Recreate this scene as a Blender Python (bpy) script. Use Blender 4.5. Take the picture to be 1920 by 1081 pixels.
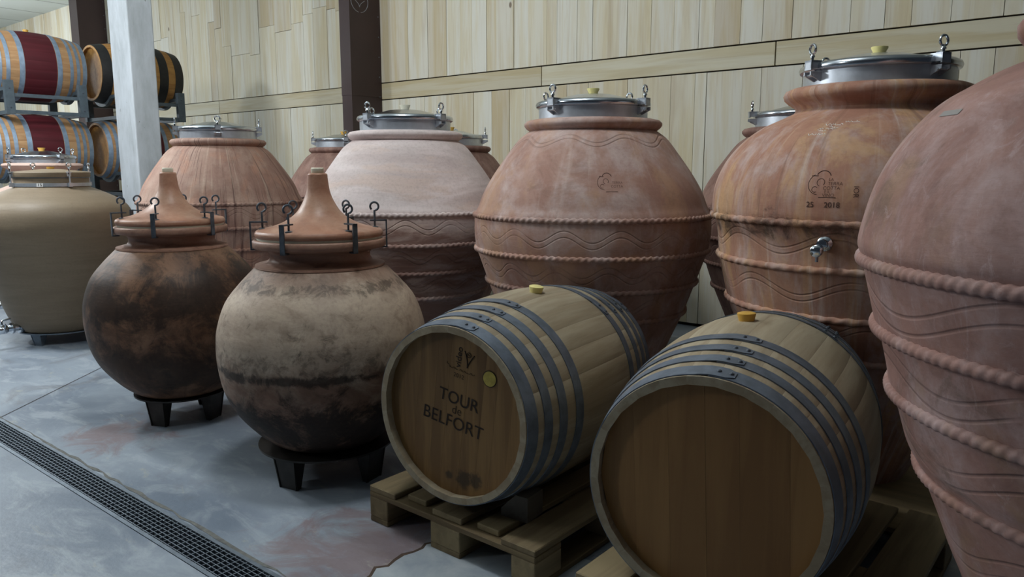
import bpy, math, random
import numpy as np
from mathutils import Vector, Matrix

for o in list(bpy.data.objects):
    bpy.data.objects.remove(o, do_unlink=True)
SC = bpy.context.scene
COL = SC.collection
PI = math.pi
rnd = random.Random(7)

# ------------------------------------------------------------------ camera
# world: x runs along the plank wall, y towards it, z up; metres
F_PX, CAM_Z = 1420.0, 1.35
PITCH = math.atan(225 / 1420)
YAW = math.radians(129.73)
cd = bpy.data.cameras.new('camera')
cam = bpy.data.objects.new('camera', cd)
COL.objects.link(cam)
cd.sensor_width = 36.0
cd.lens = 36.0 * F_PX / 1920.0
cd.clip_end = 200
cam.location = (0, 0, CAM_Z)
fwd = Vector((math.cos(YAW) * math.cos(PITCH), math.sin(YAW) * math.cos(PITCH), -math.sin(PITCH)))
cam.rotation_euler = fwd.to_track_quat('-Z', 'Y').to_euler()
SC.camera = cam

# ------------------------------------------------------------------ light
w = bpy.data.worlds.new('world')
SC.world = w
w.use_nodes = True
w.node_tree.nodes['Background'].inputs[0].default_value = (0.62, 0.75, 0.95, 1)
w.node_tree.nodes['Background'].inputs[1].default_value = 0.028
def lamp(name, loc, power, radius, col=(0.93, 0.97, 1.0)):
    l = bpy.data.lights.new(name, 'POINT')
    l.energy = power
    l.shadow_soft_size = radius
    l.color = col
    o = bpy.data.objects.new(name, l)
    o.location = loc
    COL.objects.link(o)
lamp('unseen_light', (-6.5, 1.3, 3.1), 200, 0.2)
lamp('unseen_light', (-2.2, 1.6, 4.0), 122, 0.25)
lamp('unseen_light', (-8.9, 0.2, 3.5), 210, 0.25)
lamp('unseen_light', (-15.5, 2.8, 3.2), 260, 0.25)
lamp('unseen_light', (-5.6, -3.0, 3.6), 95, 0.3)  # added fill light behind the camera for the barrel heads, no real fixture
SC.view_settings.view_transform = 'Standard'
SC.view_settings.look = 'None'
SC.view_settings.exposure = 0.08
SC.view_settings.gamma = 1.0
SC.view_settings.use_curve_mapping = False

# ------------------------------------------------------------------ helpers
def lin(c):
    c = c / 255.0
    return c / 12.92 if c <= 0.04045 else ((c + 0.055) / 1.055) ** 2.4
def RGB(r, g, b):
    return (lin(r), lin(g), lin(b), 1.0)

class NB:
    """small node builder around one principled material"""
    def __init__(s, name, rough=0.6, metal=0.0, spec=0.5):
        s.m = bpy.data.materials.new(name)
        s.m.use_nodes = True
        s.t = s.m.node_tree
        s.b = s.t.nodes['Principled BSDF']
        s.b.inputs['Roughness'].default_value = rough
        s.b.inputs['Metallic'].default_value = metal
        s.b.inputs['Specular IOR Level'].default_value = spec
    def put(s, sock, v):
        if isinstance(v, bpy.types.NodeSocket):
            s.t.links.new(v, sock)
        else:
            sock.default_value = v
    def node(s, typ, ins=None, **kw):
        n = s.t.nodes.new(typ)
        for k, v in kw.items():
            setattr(n, k, v)
        for k, v in (ins or {}).items():
            s.put(n.inputs[k], v)
        return n
    def obj(s):
        return s.node('ShaderNodeTexCoord').outputs['Object']
    def world(s):
        return s.node('ShaderNodeNewGeometry').outputs['Position']
    def rand(s):
        return s.node('ShaderNodeObjectInfo').outputs['Random']
    def math(s, op, a, b=0.0, c=0.0):
        n = s.node('ShaderNodeMath', operation=op)
        s.put(n.inputs[0], a); s.put(n.inputs[1], b); s.put(n.inputs[2], c)
        return n.outputs[0]
    def vmul(s, v, k):
        return s.node('ShaderNodeVectorMath', {0: v, 1: k}, operation='MULTIPLY').outputs[0]
    def vadd(s, v, k):
        return s.node('ShaderNodeVectorMath', {0: v, 1: k}, operation='ADD').outputs[0]
    def xyz(s, v):
        return s.node('ShaderNodeSeparateXYZ', {0: v}).outputs
    def comb(s, x, y, z):
        return s.node('ShaderNodeCombineXYZ', {0: x, 1: y, 2: z}).outputs[0]
    def noise(s, v, scale, detail=4.0, rough=0.55, dist=0.0):
        return s.node('ShaderNodeTexNoise', {'Vector': v, 'Scale': scale, 'Detail': detail, 'Roughness': rough, 'Distortion': dist}).outputs[0]
    def ramp(s, f, a, b, lo=0.0, hi=1.0):
        n = s.node('ShaderNodeMapRange', {0: f, 1: a, 2: b, 3: lo, 4: hi}, interpolation_type='SMOOTHSTEP')
        return n.outputs[0]
    def mix(s, f, a, b, mode='MIX'):
        n = s.node('ShaderNodeMix', data_type='RGBA', blend_type=mode)
        s.put(n.inputs[0], f); s.put(n.inputs[6], a); s.put(n.inputs[7], b)
        return n.outputs[2]
    def color(s, v):
        s.put(s.b.inputs['Base Color'], v)
    def rough(s, v):
        s.put(s.b.inputs['Roughness'], v)
    def bump(s, h, strength=0.3, dist=0.01):
        n = s.node('ShaderNodeBump', {'Height': h, 'Strength': strength, 'Distance': dist})
        s.t.links.new(n.outputs[0], s.b.inputs['Normal'])

def mesh(name, V, Fc, mat=None, parent=None, smooth=False, sharp=None):
    me = bpy.data.meshes.new(name)
    me.from_pydata([tuple(v) for v in V], [], Fc)
    if smooth:
        me.polygons.foreach_set('use_smooth', [True] * len(me.polygons))
        me.update()
        if sharp:
            me.set_sharp_from_angle(angle=math.radians(sharp))
    me.update()
    if mat:
        me.materials.append(mat)
    return link(name, me, parent)
def link(name, me, parent=None):
    o = bpy.data.objects.new(name, me)
    COL.objects.link(o)
    if parent:
        o.parent = parent
    return o
def empty(name, loc=(0, 0, 0), rz=0.0, label=None, cat=None, group=None):
    o = bpy.data.objects.new(name, None)
    o.empty_display_size = 0.1
    COL.objects.link(o)
    o.location = loc
    o.rotation_euler = (0, 0, rz)
    return tag(o, label, cat, group)
def tag(o, label=None, cat=None, group=None, kind=None):
    if label: o['label'] = label
    if cat: o['category'] = cat
    if group: o['group'] = group
    if kind: o['kind'] = kind
    return o

class G:
    """vertex/face collector"""
    def __init__(s):
        s.V = []; s.F = []
    def add(s, V, Fc, M=None):
        n = len(s.V)
        for v in V:
            v = Vector(v)
            s.V.append(M @ v if M else v)
        s.F += [tuple(i + n for i in f) for f in Fc]
        return s
    def box(s, lo, hi, M=None):
        x0, y0, z0 = lo; x1, y1, z1 = hi
        V = [(x0, y0, z0), (x1, y0, z0), (x1, y1, z0), (x0, y1, z0), (x0, y0, z1), (x1, y0, z1), (x1, y1, z1), (x0, y1, z1)]
        return s.add(V, [(0, 3, 2, 1), (4, 5, 6, 7), (0, 1, 5, 4), (1, 2, 6, 5), (2, 3, 7, 6), (3, 0, 4, 7)], M)
    def lathe(s, prof, seg=48, M=None, cap=True):
        V = []; Fc = []; n = len(prof)
        for i in range(seg):
            a = 2 * PI * i / seg
            for r, z in prof:
                V.append((r * math.cos(a), r * math.sin(a), z))
        for i in range(seg):
            j = (i + 1) % seg
            for k in range(n - 1):
                Fc.append((i * n + k, j * n + k, j * n + k + 1, i * n + k + 1))
        if cap:
            if prof[0][0] > 1e-5: Fc.append(tuple(i * n for i in range(seg))[::-1])
            if prof[-1][0] > 1e-5: Fc.append(tuple(i * n + n - 1 for i in range(seg)))
        return s.add(V, Fc, M)
    def tube(s, pts, r, seg=8, closed=False, M=None):
        pts = [Vector(p) for p in pts]; n = len(pts); V = []; Fc = []
        up = None
        for i in range(n):
            a = pts[(i - 1) % n] if (closed or i > 0) else pts[i]
            b = pts[(i + 1) % n] if (closed or i < n - 1) else pts[i]
            t = (b - a).normalized()
            if up is None:
                up = Vector((0, 0, 1)) if abs(t.z) < 0.9 else Vector((1, 0, 0))
            sx = t.cross(up).normalized(); up = sx.cross(t).normalized()
            rr = r[i] if isinstance(r, (list, tuple)) else r
            for k in range(seg):
                q = 2 * PI * k / seg
                V.append(pts[i] + sx * math.cos(q) * rr + up * math.sin(q) * rr)
        for i in range(n if closed else n - 1):
            j = (i + 1) % n
            for k in range(seg):
                l = (k + 1) % seg
                Fc.append((i * seg + k, i * seg + l, j * seg + l, j * seg + k))
        if not closed:
            Fc.append(tuple(range(seg))[::-1]); Fc.append(tuple((n - 1) * seg + k for k in range(seg)))
        return s.add(V, Fc, M)
    def obj(s, name, mat, parent=None, smooth=False, sharp=40):
        return mesh(name, s.V, s.F, mat, parent, smooth, sharp)

def spline(pts, n=8):
    """Catmull-Rom through profile points"""
    P = [np.array(p, float) for p in pts]
    P = [2 * P[0] - P[1]] + P + [2 * P[-1] - P[-2]]
    out = []
    for i in range(1, len(P) - 2):
        for k in range(n):
            t = k / n
            a, b, c, d = P[i - 1], P[i], P[i + 1], P[i + 2]
            out.append(tuple(0.5 * (2 * b + (c - a) * t + (2 * a - 5 * b + 4 * c - d) * t * t + (3 * b - a - 3 * c + d) * t ** 3)))
    out.append(tuple(P[-2]))
    return out

# ------------------------------------------------------------------ materials
def flat(name, c, rough=0.5, metal=0.0, var=0.12, scale=12):
    n = NB(name, rough, metal)
    f = n.noise(n.obj(), scale, 4)
    n.color(n.mix(n.ramp(f, .3, .7), tuple(x * (1 - var) for x in c[:3]) + (1,), tuple(min(1, x * (1 + var)) for x in c[:3]) + (1,)))
    return n.m

def wood(name, c1, c2, c3, axis=2, k=9.0, rough=0.6, world=False, stain=0.25, red=None, knots=False, tk=.45, blobs=(), gm=1.0):
    n = NB(name, rough, 0, 0.3)
    p = n.world() if world else n.obj()
    r = n.rand()
    off = n.comb(n.math('MULTIPLY', r, 37.0), n.math('MULTIPLY', r, 91.0), n.math('MULTIPLY', r, 53.0))
    p2 = n.vadd(p, off)
    sc = [k, k, k]; sc[axis] = k * 0.07
    g = n.noise(n.vmul(p2, tuple(sc)), 1.6, 5, .6, .6)
    sc2 = [k * 5, k * 5, k * 5]; sc2[axis] = k * .16
    fine = n.noise(n.vmul(p2, tuple(sc2)), 1.5, 3, .6)
    base = n.mix(n.ramp(g, .4, .6), c1, c2)
    tone = n.mix(n.ramp(n.math('FRACT', n.math('MULTIPLY', r, 7.31)), .1, .9), c1, n.mix(n.ramp(r, .2, .9), c2, c3))
    base = n.mix(tk, base, tone)
    base = n.mix(n.math('MULTIPLY', n.ramp(n.noise(n.vmul(p2, tuple(x * .55 for x in sc)), 1.2, 4, .6, 1.0), .55, .78), stain * 2), base, c3)
    base = n.mix(n.math('MULTIPLY', n.ramp(fine, .5, .75), .22), base, c3)
    if knots:
        vo = n.node('ShaderNodeTexVoronoi', {'Vector': n.vmul(p2, (2.2, 2.2, 1.3)), 'Scale': 1.0})
        base = n.mix(n.math('MULTIPLY', n.ramp(vo.outputs['Distance'], .05, .025), .8), base, RGB(96, 70, 44))
    if red is not None:
        y = n.xyz(p)[1]
        m = n.ramp(n.math('ABSOLUTE', y), red[0], red[0] - .004)
        base = n.mix(m, base, n.mix(n.ramp(g, .3, .7), red[1], tuple(x * .7 for x in red[1][:3]) + (1,)))
    for (bx_, bz_, br_) in blobs:
        x_, _, z_ = n.xyz(p)
        dq = n.math('SQRT', n.math('ADD', n.math('POWER', n.math('SUBTRACT', x_, bx_), 2.0), n.math('POWER', n.math('SUBTRACT', z_, bz_), 2.0)))
        dq = n.math('ADD', dq, n.math('MULTIPLY', n.math('SUBTRACT', n.noise(p, 45, 6, .7), .5), br_ * 1.4))
        base = n.mix(n.ramp(dq, br_ * 1.15, br_ * .5, 0, .72), base, RGB(40, 36, 30))
    n.color(base)
    n.bump(n.math('ADD', g, n.math('MULTIPLY', fine, .5)), .25, .004)
    return n.m

def terra(name, c1, c2, bloom, dark, seed=0.0, stretch=(1, 1, 1), kb=.5, kd=.5, waves=(), soot=None, rough=.75, scratch=0.0, big=1.0, pale=None, warm=None, mottle=.3, bw=(.42, .66), sat=.26, streak=None, wk=1.0):
    def soft(c):
        if c is None: return None
        l = .3 * c[0] + .59 * c[1] + .11 * c[2]
        return tuple(x + (l * q - x) * sat for x, q in zip(c[:3], (1.02, .98, 1.0))) + (1,)
    c1, c2, bloom, dark, warm = soft(c1), soft(c2), soft(bloom), soft(dark), soft(warm)
    n = NB(name, rough, 0, .3)
    p0 = n.obj()
    p = n.vadd(p0, (seed * 3.1, seed * 1.7, seed * 2.3))
    z = n.xyz(p0)[2]
    st = n.vmul(p, stretch)
    a = n.noise(st, 2.3 * big, 6, .62, .8)
    b = n.noise(n.vadd(st, (7, 3, 1)), 3.6 * big, 8, .66, .5)
    col = n.mix(n.ramp(a, .4, .6), c1, c2)
    if pale is not None:      # a paler tone above a height, with a ragged lower edge
        e = n.math('ADD', z, n.math('MULTIPLY', n.math('SUBTRACT', b, .5), pale[2]))
        cover = n.math('MULTIPLY', n.ramp(e, pale[0], pale[1]), n.ramp(a, .3, .62, pale[4], pale[4] * .6))
        if len(pale) > 5:
            cover = n.math('MULTIPLY', cover, n.ramp(e, pale[5], pale[6], 1.0, 0.0))
        col = n.mix(cover, col, pale[3])
    col = n.mix(n.math('MULTIPLY', n.ramp(b, bw[0], bw[1]), kb), col, bloom)
    if warm is not None:
        wv = n.noise(n.vadd(st, (1, 9, 4)), 2.9 * big, 6, .62, .6)
        col = n.mix(n.math('MULTIPLY', n.ramp(wv, .5, .64), .7), col, warm)
    d = n.noise(n.vadd(st, (2, 8, 5)), 4.6 * big, 9, .7, .9)
    col = n.mix(n.math('MULTIPLY', n.ramp(d, .53, .68), kd), col, dark)
    if streak is not None:
        for (kx, kz, lo, hi, amt, sc_) in streak:
            ring = n.node('ShaderNodeVectorMath', {0: n.vmul(p0, (1, 1, 0))}, operation='NORMALIZE').outputs[0]
            sv = n.noise(n.vadd(n.vadd(n.vmul(ring, (kx * .55, kx * .55, 0)), n.vmul(p0, (0, 0, kz))), (kx + seed, 2, 3)), 1.0, 5, .62, .25)
            col = n.mix(n.math('MULTIPLY', n.ramp(sv, lo, hi), amt), col, soft(sc_))
    mo = n.noise(p, 9.0 * big, 7, .7, .4)
    col = n.mix(n.math('MULTIPLY', n.ramp(mo, .5, .66), mottle), col, tuple(x * .62 for x in c2[:3]) + (1,))
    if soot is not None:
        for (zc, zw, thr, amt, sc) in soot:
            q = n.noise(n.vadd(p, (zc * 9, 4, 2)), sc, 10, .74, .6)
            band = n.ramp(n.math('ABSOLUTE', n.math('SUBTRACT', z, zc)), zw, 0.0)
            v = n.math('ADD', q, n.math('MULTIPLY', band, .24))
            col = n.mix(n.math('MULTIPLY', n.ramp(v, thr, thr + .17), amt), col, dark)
    if scratch > 0:
        s1 = n.noise(n.vmul(p, (11, 11, 4)), 2.2, 8, .78, 1.4)
        col = n.mix(n.math('MULTIPLY', n.ramp(s1, .54, .68), scratch), col, bloom)
    fine = n.noise(p, 70, 4, .65)
    col = n.mix(n.ramp(fine, .45, .7, .0, .16), col, tuple(x * .5 for x in c1[:3]) + (1,))
    h = n.math('MULTIPLY', n.noise(n.vmul(p, (1, 1, 4)), 14, 5, .6), .3)
    if waves:
        xx, yy, _ = n.xyz(p0)
        th = n.math('ARCTAN2', yy, xx)
        tot = None
        for (zc, A, k, ph, gap) in waves:
            wv = n.math('SINE', n.math('MULTIPLY_ADD', th, float(k), ph))
            dd = n.math('SUBTRACT', n.math('SUBTRACT', z, zc), n.math('MULTIPLY', wv, A))
            dl = n.math('ABSOLUTE', n.math('SUBTRACT', n.math('ABSOLUTE', dd), gap))
            g = n.ramp(dl, .0052, .0008)
            tot = g if tot is None else n.math('MAXIMUM', tot, g)
        fade = n.ramp(n.noise(p, 4, 3), .36, .56, .15, 1.0)
        tot = n.math('MULTIPLY', tot, fade)
        col = n.mix(n.math('MULTIPLY', tot, .28 * wk), col, tuple(x * .4 for x in c1[:3]) + (1,))
        h = n.math('SUBTRACT', h, n.math('MULTIPLY', tot, .8 * wk))
    n.color(col)
    n.bump(h, .6, .006)
    return n.m

STEEL = flat('brushed_steel', RGB(190, 196, 204), .4, .8, .06, 30)
CHROME = flat('chrome', RGB(215, 220, 226), .12, 1.0, .03, 30)
POLISH = flat('polished_steel', RGB(196, 202, 210), .2, 1.0, .04, 30)
IRON = flat('dark_iron', RGB(84, 90, 98), .5, .6, .3, 30)
BLACKSTEEL = flat('black_steel', RGB(60, 57, 54), .45, .5, .25, 18)
GALV = flat('galvanised', RGB(118, 128, 138), .5, .75, .15, 26)
RACK = flat('rack_steel', RGB(92, 104, 112), .5, .5, .12, 20)
HOOP = flat('hoop_steel', RGB(108, 117, 130), .5, .55, .18, 22)
HOOPBLUE = flat('hoop_galvanised', RGB(140, 158, 178), .5, .5, .14, 22)
HOOPBLACK = flat('hoop_black', RGB(38, 38, 38), .5, .3, .2, 22)
BUNG_Y = flat('bung_yellow', RGB(226, 214, 142), .45, 0, .05)
BUNG_O = flat('bung_ochre', RGB(206, 160, 70), .45, 0, .05)
BUNG_W = flat('bung_white', RGB(225, 220, 198), .5, 0, .05)
GASKET = flat('gasket', RGB(205, 204, 185), .6, 0, .05)
INK = flat('burnt_ink', RGB(40, 26, 16), .8, 0, .2)
CLAYINK = flat('incised_clay', RGB(74, 50, 42), .9, 0, .2)
CHALK = flat('chalk', RGB(236, 236, 232), .9, 0, .05)
WHITE = flat('label_white', RGB(226, 228, 230), .6, 0, .03)
BLACK = flat('label_black', RGB(18, 18, 20), .7, 0, .05)
TAPE = flat('tape', RGB(134, 130, 126), .7, 0, .06)
PILLAR = flat('brown_cladding', RGB(58, 42, 42), .42, .1, .1, 3)
LOGO = flat('logo_grey', RGB(150, 152, 158), .5, .2, .05)
DARK = flat('wall_backing', RGB(34, 28, 20), .9, 0, .1)
PINE = wood('pine_planks', RGB(222, 220, 208), RGB(212, 201, 170), RGB(168, 142, 100), 2, 6.0, .6, True, .3, None, True, .42)
PINEH = wood('pine_boards', RGB(212, 207, 186), RGB(200, 188, 154), RGB(160, 138, 98), 0, 6.0, .6, True, .2, None, True, .3)
OAK = wood('oak_staves', RGB(166, 153, 130), RGB(148, 132, 108), RGB(106, 92, 72), 1, 9.0, .62, False, .25, None, False, .12)
OAKHEAD = wood('oak_head', RGB(138, 106, 66), RGB(116, 86, 52), RGB(72, 50, 28), 2, 9.0, .5, False, .3, None, False, .12, ((.035, .136, .036), (.083, .142, .03), (-.03, .14, .018)))
OAKHEAD2 = wood('oak_head_clean', RGB(158, 118, 72), RGB(138, 100, 60), RGB(104, 70, 40), 2, 7.0, .5, False, .16, None, False, .3)
RACKOAK = wood('rack_oak', RGB(182, 146, 106), RGB(164, 124, 86), RGB(124, 88, 58), 1, 9.0, .6, False, .2, (.152, RGB(84, 26, 34)), False, .25)
RACKOAK2 = wood('rack_oak_plain', RGB(186, 142, 80), RGB(162, 116, 64), RGB(110, 76, 44), 1, 9.0, .6, False, .2, None, False, .2)
PALLET = wood('pallet_pine', RGB(140, 124, 94), RGB(114, 98, 74), RGB(80, 64, 44), 1, 8.0, .75, False, .3)
PALLETX = wood('pallet_pine_cross', RGB(136, 119, 88), RGB(112, 95, 70), RGB(78, 62, 42), 0, 8.0, .75, False, .3)
GREYWOOD = wood('grey_pallet', RGB(122, 116, 108), RGB(100, 92, 82), RGB(66, 58, 48), 1, 8.0, .8, False, .3)

def concrete():
    n = NB('floor_concrete', .5, 0, .35)
    p = n.world()
    a = n.noise(p, .9, 6, .6, .4)
    b = n.noise(n.vmul(p, (1, 2.2, 1)), 3.2, 7, .65, .7)
    c = n.mix(n.ramp(a, .36, .64), RGB(112, 123, 137), RGB(142, 152, 163))
    c = n.mix(n.math('MULTIPLY', n.ramp(b, .48, .66), .6), c, RGB(164, 172, 180))
    c = n.mix(n.math('MULTIPLY', n.ramp(n.noise(p, 2.1, 7, .66, .8), .54, .74), .5), c, RGB(98, 94, 92))
    # wine-red spill with its own ragged outline
    x, y, z = n.xyz(p)
    d1 = n.math('SQRT', n.math('ADD', n.math('POWER', n.math('SUBTRACT', x, -1.95), 2.0), n.math('POWER', n.math('MULTIPLY', n.math('SUBTRACT', y, 1.6), 1.25), 2.0)))
    s = n.noise(p, 4.5, 7, .68, 1.0)
    m1 = n.ramp(n.math('ADD', d1, n.math('MULTIPLY', n.math('SUBTRACT', s, .5), 1.3)), .52, .2)
    d2 = n.math('SQRT', n.math('ADD', n.math('POWER', n.math('SUBTRACT', x, -3.9), 2.0), n.math('POWER', n.math('SUBTRACT', y, 1.58), 2.0)))
    m2 = n.ramp(n.math('ADD', d2, n.math('MULTIPLY', n.math('SUBTRACT', s, .5), .9)), .3, .08)
    c = n.mix(n.math('MULTIPLY', n.math('MAXIMUM', m1, m2), .62), c, RGB(122, 92, 88))
    # beige scuffs
    c = n.mix(n.math('MULTIPLY', n.ramp(n.noise(n.vmul(p, (2.0, 5.0, 1)), 1.6, 6, .7, 1.2), .6, .72), .5), c, RGB(172, 168, 152))
    n.color(c)
    n.rough(n.ramp(a, .3, .7, .38, .6))
    n.bump(n.math('ADD', b, n.noise(p, 40, 4)), .12, .01)
    return n.m
CONC = concrete()
def column_mat():
    n = NB('painted_concrete', .7)
    p = n.obj()
    a = n.noise(n.vmul(p, (3, 3, 1)), 2.0, 6, .65)
    c = n.mix(n.ramp(a, .35, .7), RGB(190, 196, 202), RGB(168, 174, 178))
    c = n.mix(n.math('MULTIPLY', n.ramp(n.noise(n.vmul(p, (14, 14, 1.2)), 2.0, 5, .6), .6, .75), .4), c, RGB(112, 112, 112))
    c = n.mix(n.math('MULTIPLY', n.ramp(n.noise(p, 18, 3), .7, .76), .7), c, RGB(80, 76, 70))
    n.color(c)
    n.bump(a, .2, .01)
    return n.m
COLM = column_mat()
CEIL = flat('white_ceiling', RGB(205, 212, 208), .8, 0, .04, 1.2)

# ------------------------------------------------------------------ the room
Y_W = 5.94
# wall backing
wall = tag(G().box((-20, Y_W + .025, 0), (6, Y_W + .2, 4.4)).obj('wall_back', DARK), 'back wall clad in pale vertical pine planks', None, None, 'structure')
unit = bpy.data.meshes.new('plank')
g = G().box((-.5, -.5, -.5), (.5, .5, .5))
unit.from_pydata([tuple(v) for v in g.V], [], g.F)
unit.materials.append(PINE)
unit_h = unit.copy(); unit_h.materials.clear(); unit_h.materials.append(PINEH)
def plank(x0, x1, z0, z1, jit=True, me=None, name='plank'):
    o = link(name, me or unit, wall)
    gap = .0035
    d = rnd.uniform(-.004, .004) if jit else 0
    o.location = ((x0 + x1) / 2, Y_W + .012 + d, (z0 + z1) / 2)
    o.scale = (x1 - x0 - gap, .024, z1 - z0)
def ray_wall(px, py):
    up = Vector((math.cos(YAW) * math.sin(PITCH), math.sin(YAW) * math.sin(PITCH), math.cos(PITCH)))
    rt = Vector((math.sin(YAW), -math.cos(YAW), 0))
    d = fwd * F_PX + rt * (px - 960) - up * (py - 540.5)
    return d.x * (Y_W / d.y)
Z_B0, Z_B1, Z_C = 2.135, 2.31, 4.283
X_P = -6.89
def fill(xs, end, lo=.17, hi=.34):
    xs = list(xs)
    while xs[-1] < end:
        xs.append(xs[-1] + rnd.uniform(lo, hi))
    return xs
def fill_left(xs, end, lo=.14, hi=.3):
    xs = list(xs)
    while xs[0] > end:
        xs.insert(0, xs[0] - rnd.uniform(lo, hi))
    return xs
pxs = [300 + v / 2.743 for v in (1220, 1280, 1380, 1475, 1545, 1605, 1680, 1730, 1820, 1893)] + [1000 + v / 2.087 for v in (52, 92, 170, 230, 310, 365, 458, 548, 645, 706, 808, 895, 1010, 1115, 1237, 1372, 1477, 1633, 1840)]
up_r = fill([X_P] + [ray_wall(p, 150 - (p - 719) * .106) for p in pxs], 2.0)
for a, b in zip(up_r, up_r[1:]):
    plank(a, b, Z_B1 + .012, Z_C)
pxs = [300 + v / 2.743 for v in (1232, 1312, 1360, 1500, 1612, 1705, 1797, 1880)] + [1000 + v / 2.087 for v in (72, 132, 215, 275, 370, 430, 540, 635, 680, 820, 895, 1057, 1240, 1485, 1673, 1810)]
lo_r = fill([X_P] + [ray_wall(p, 187 - (p - 719) * .086) for p in pxs], 2.0)
for a, b in zip(lo_r, lo_r[1:]):
    plank(a, b, .03, Z_B0 - .012)
pxs = [300 + v / 2.743 for v in (335, 380, 475, 525, 605, 690, 750, 800, 870, 915)]
up_l = fill_left([ray_wall(p, 200 - (p - 325) * .108) for p in pxs] + [X_P - .2], -15.2)
for i, (a, b) in enumerate(zip(up_l, up_l[1:])):
    zs = 2.95 + .30 * math.sin(a * 2.1) + rnd.uniform(-.12, .35) + max(0, -8.6 - a) * .16
    zs = min(zs, 4.0)
    plank(a, b, Z_B1 + .01, zs)
    m = a + (b - a) * rnd.uniform(.0, .2)
    plank(a, b, zs + .004, Z_C)
pxs = [300 + v / 2.743 for v in (427, 487, 537, 590, 668, 730, 808, 873)]
lo_l = fill_left([ray_wall(p, 215 - (p - 325) * .09) for p in pxs] + [X_P - .2], -15.2)
for a, b in zip(lo_l, lo_l[1:]):
    plank(a, b, .03, Z_B0 - .01)
far = fill_left([-15.25], -19.9, .2, .4)
for a, b in zip(far, far[1:]):
    plank(a, b, .03, Z_C)
for a, b in zip([X_P, -4.569, -2.301, -.03], [-4.569, -2.301, -.03, 2.24]):
    plank(a + .004, b - .004, Z_B0, Z_B1, False, unit_h, 'band_board')
for a, b in zip([-15.2, -12.9, -10.45], [-12.9, -10.45, -7.09]):
    plank(a + .004, b - .004, Z_B0, Z_B1, False, unit_h, 'band_board')

# floor: two pours either side of the drain channel
SL = .0165
def yc(x): return 1.219 + SL * (x + 3.4)
g = G()
X0, X1 = -20.0, 6.0
HW = .078
g.add([(X0, -9, 0), (X1, -9, 0), (X1, yc(X1) - HW, 0), (X0, yc(X0) - HW, 0)], [(0, 1, 2, 3)])
g.add([(X0, yc(X0) + HW, 0), (X1, yc(X1) + HW, 0), (X1, 6.2, 0), (X0, 6.2, 0)], [(0, 1, 2, 3)])
for s in (-1, 1):
    a = [(X0, yc(X0) + s * HW, 0), (X1, yc(X1) + s * HW, 0), (X1, yc(X1) + s * HW, -.16), (X0, yc(X0) + s * HW, -.16)]
    g.add(a, [(0, 1, 2, 3) if s < 0 else (3, 2, 1, 0)])
g.add([(X0, yc(X0) - HW, -.16), (X1, yc(X1) - HW, -.16), (X1, yc(X1) + HW, -.16), (X0, yc(X0) + HW, -.16)], [(0, 1, 2, 3)])
floor = tag(g.obj('floor', CONC), 'grey stained concrete floor with a drain channel', None, None, 'structure')
JOINT = flat('joint_dark', RGB(52, 44, 46), .9, 0, .1)
CRACK = flat('crack_brown', RGB(70, 54, 42), .9, 0, .3)
def strip(pts, wd, z, mat, name):
    g = G(); V = []; n = len(pts)
    for i, p in enumerate(pts):
        a = Vector(pts[max(0, i - 1)]); b = Vector(pts[min(n - 1, i + 1)])
        t = (b - a).normalized(); s = Vector((-t.y, t.x)) * (wd[i] if isinstance(wd, list) else wd)
        V += [(p[0] + s.x, p[1] + s.y, z), (p[0] - s.x, p[1] - s.y, z)]
    return g.add(V, [(2 * i, 2 * i + 1, 2 * i + 3, 2 * i + 2) for i in range(n - 1)]).obj(name, mat, floor)
strip([(-4.72, 1.285), (-5.42, 2.11), (-8.0, 5.15)], .0035, .0012, JOINT, 'floor_joint')
# light screed patch in front of the pallet with a broken edge
def pix_floor(px, py, z=0.0):
    up = Vector((math.cos(YAW) * math.sin(PITCH), math.sin(YAW) * math.sin(PITCH), math.cos(PITCH)))
    rt = Vector((math.sin(YAW), -math.cos(YAW), 0))
    d = fwd * F_PX + rt * (px - 960) - up * (py - 540.5)
    t = (z - CAM_Z) / d.z
    return (d.x * t, d.y * t)
edge = [pix_floor(*p) for p in ((640, 1130), (672, 1098), (697, 1081), (706, 1066), (729, 1063), (742, 1052), (758, 1042), (778, 1036), (794, 1029), (800, 1021), (815, 1018), (850, 1000), (900, 985))]
poly = edge + [(-1.0, 2.1), (-.6, 2.0), (-.5, 1.32), (-1.55, 1.3)]
g = G(); n = len(poly)
g.add([(p[0], p[1], .0025) for p in poly] + [(p[0], p[1], 0) for p in poly], [tuple(range(n))[::-1]] + [(i, (i + 1) % n, n + (i + 1) % n, n + i) for i in range(n)])
pm = NB('screed', .55)
pn = pm.noise(pm.world(), 5, 6, .65, .5)
pm.color(pm.mix(pm.ramp(pn, .3, .7), RGB(138, 148, 158), RGB(168, 174, 178)))
pm.bump(pn, .2, .01)
g.obj('screed_patch', pm.m, floor)
strip([(e[0] - .006, e[1] + .004) for e in edge], [.003, .006, .009, .012, .008, .01, .014, .008, .01, .009, .005, .004, .003], .0012, CRACK, 'floor_crack')
# crumbled mortar along the drain
MORTAR = flat('mortar', RGB(104, 104, 100), .9, 0, .25, 40)
pts = [(x, yc(x) + HW + .006 + rnd.uniform(-.004, .012)) for x in np.arange(-6.0, -1.6, .07)]
strip(pts, [rnd.uniform(.001, .011) for _ in pts], .0015, MORTAR, 'mortar_edge')

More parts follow.
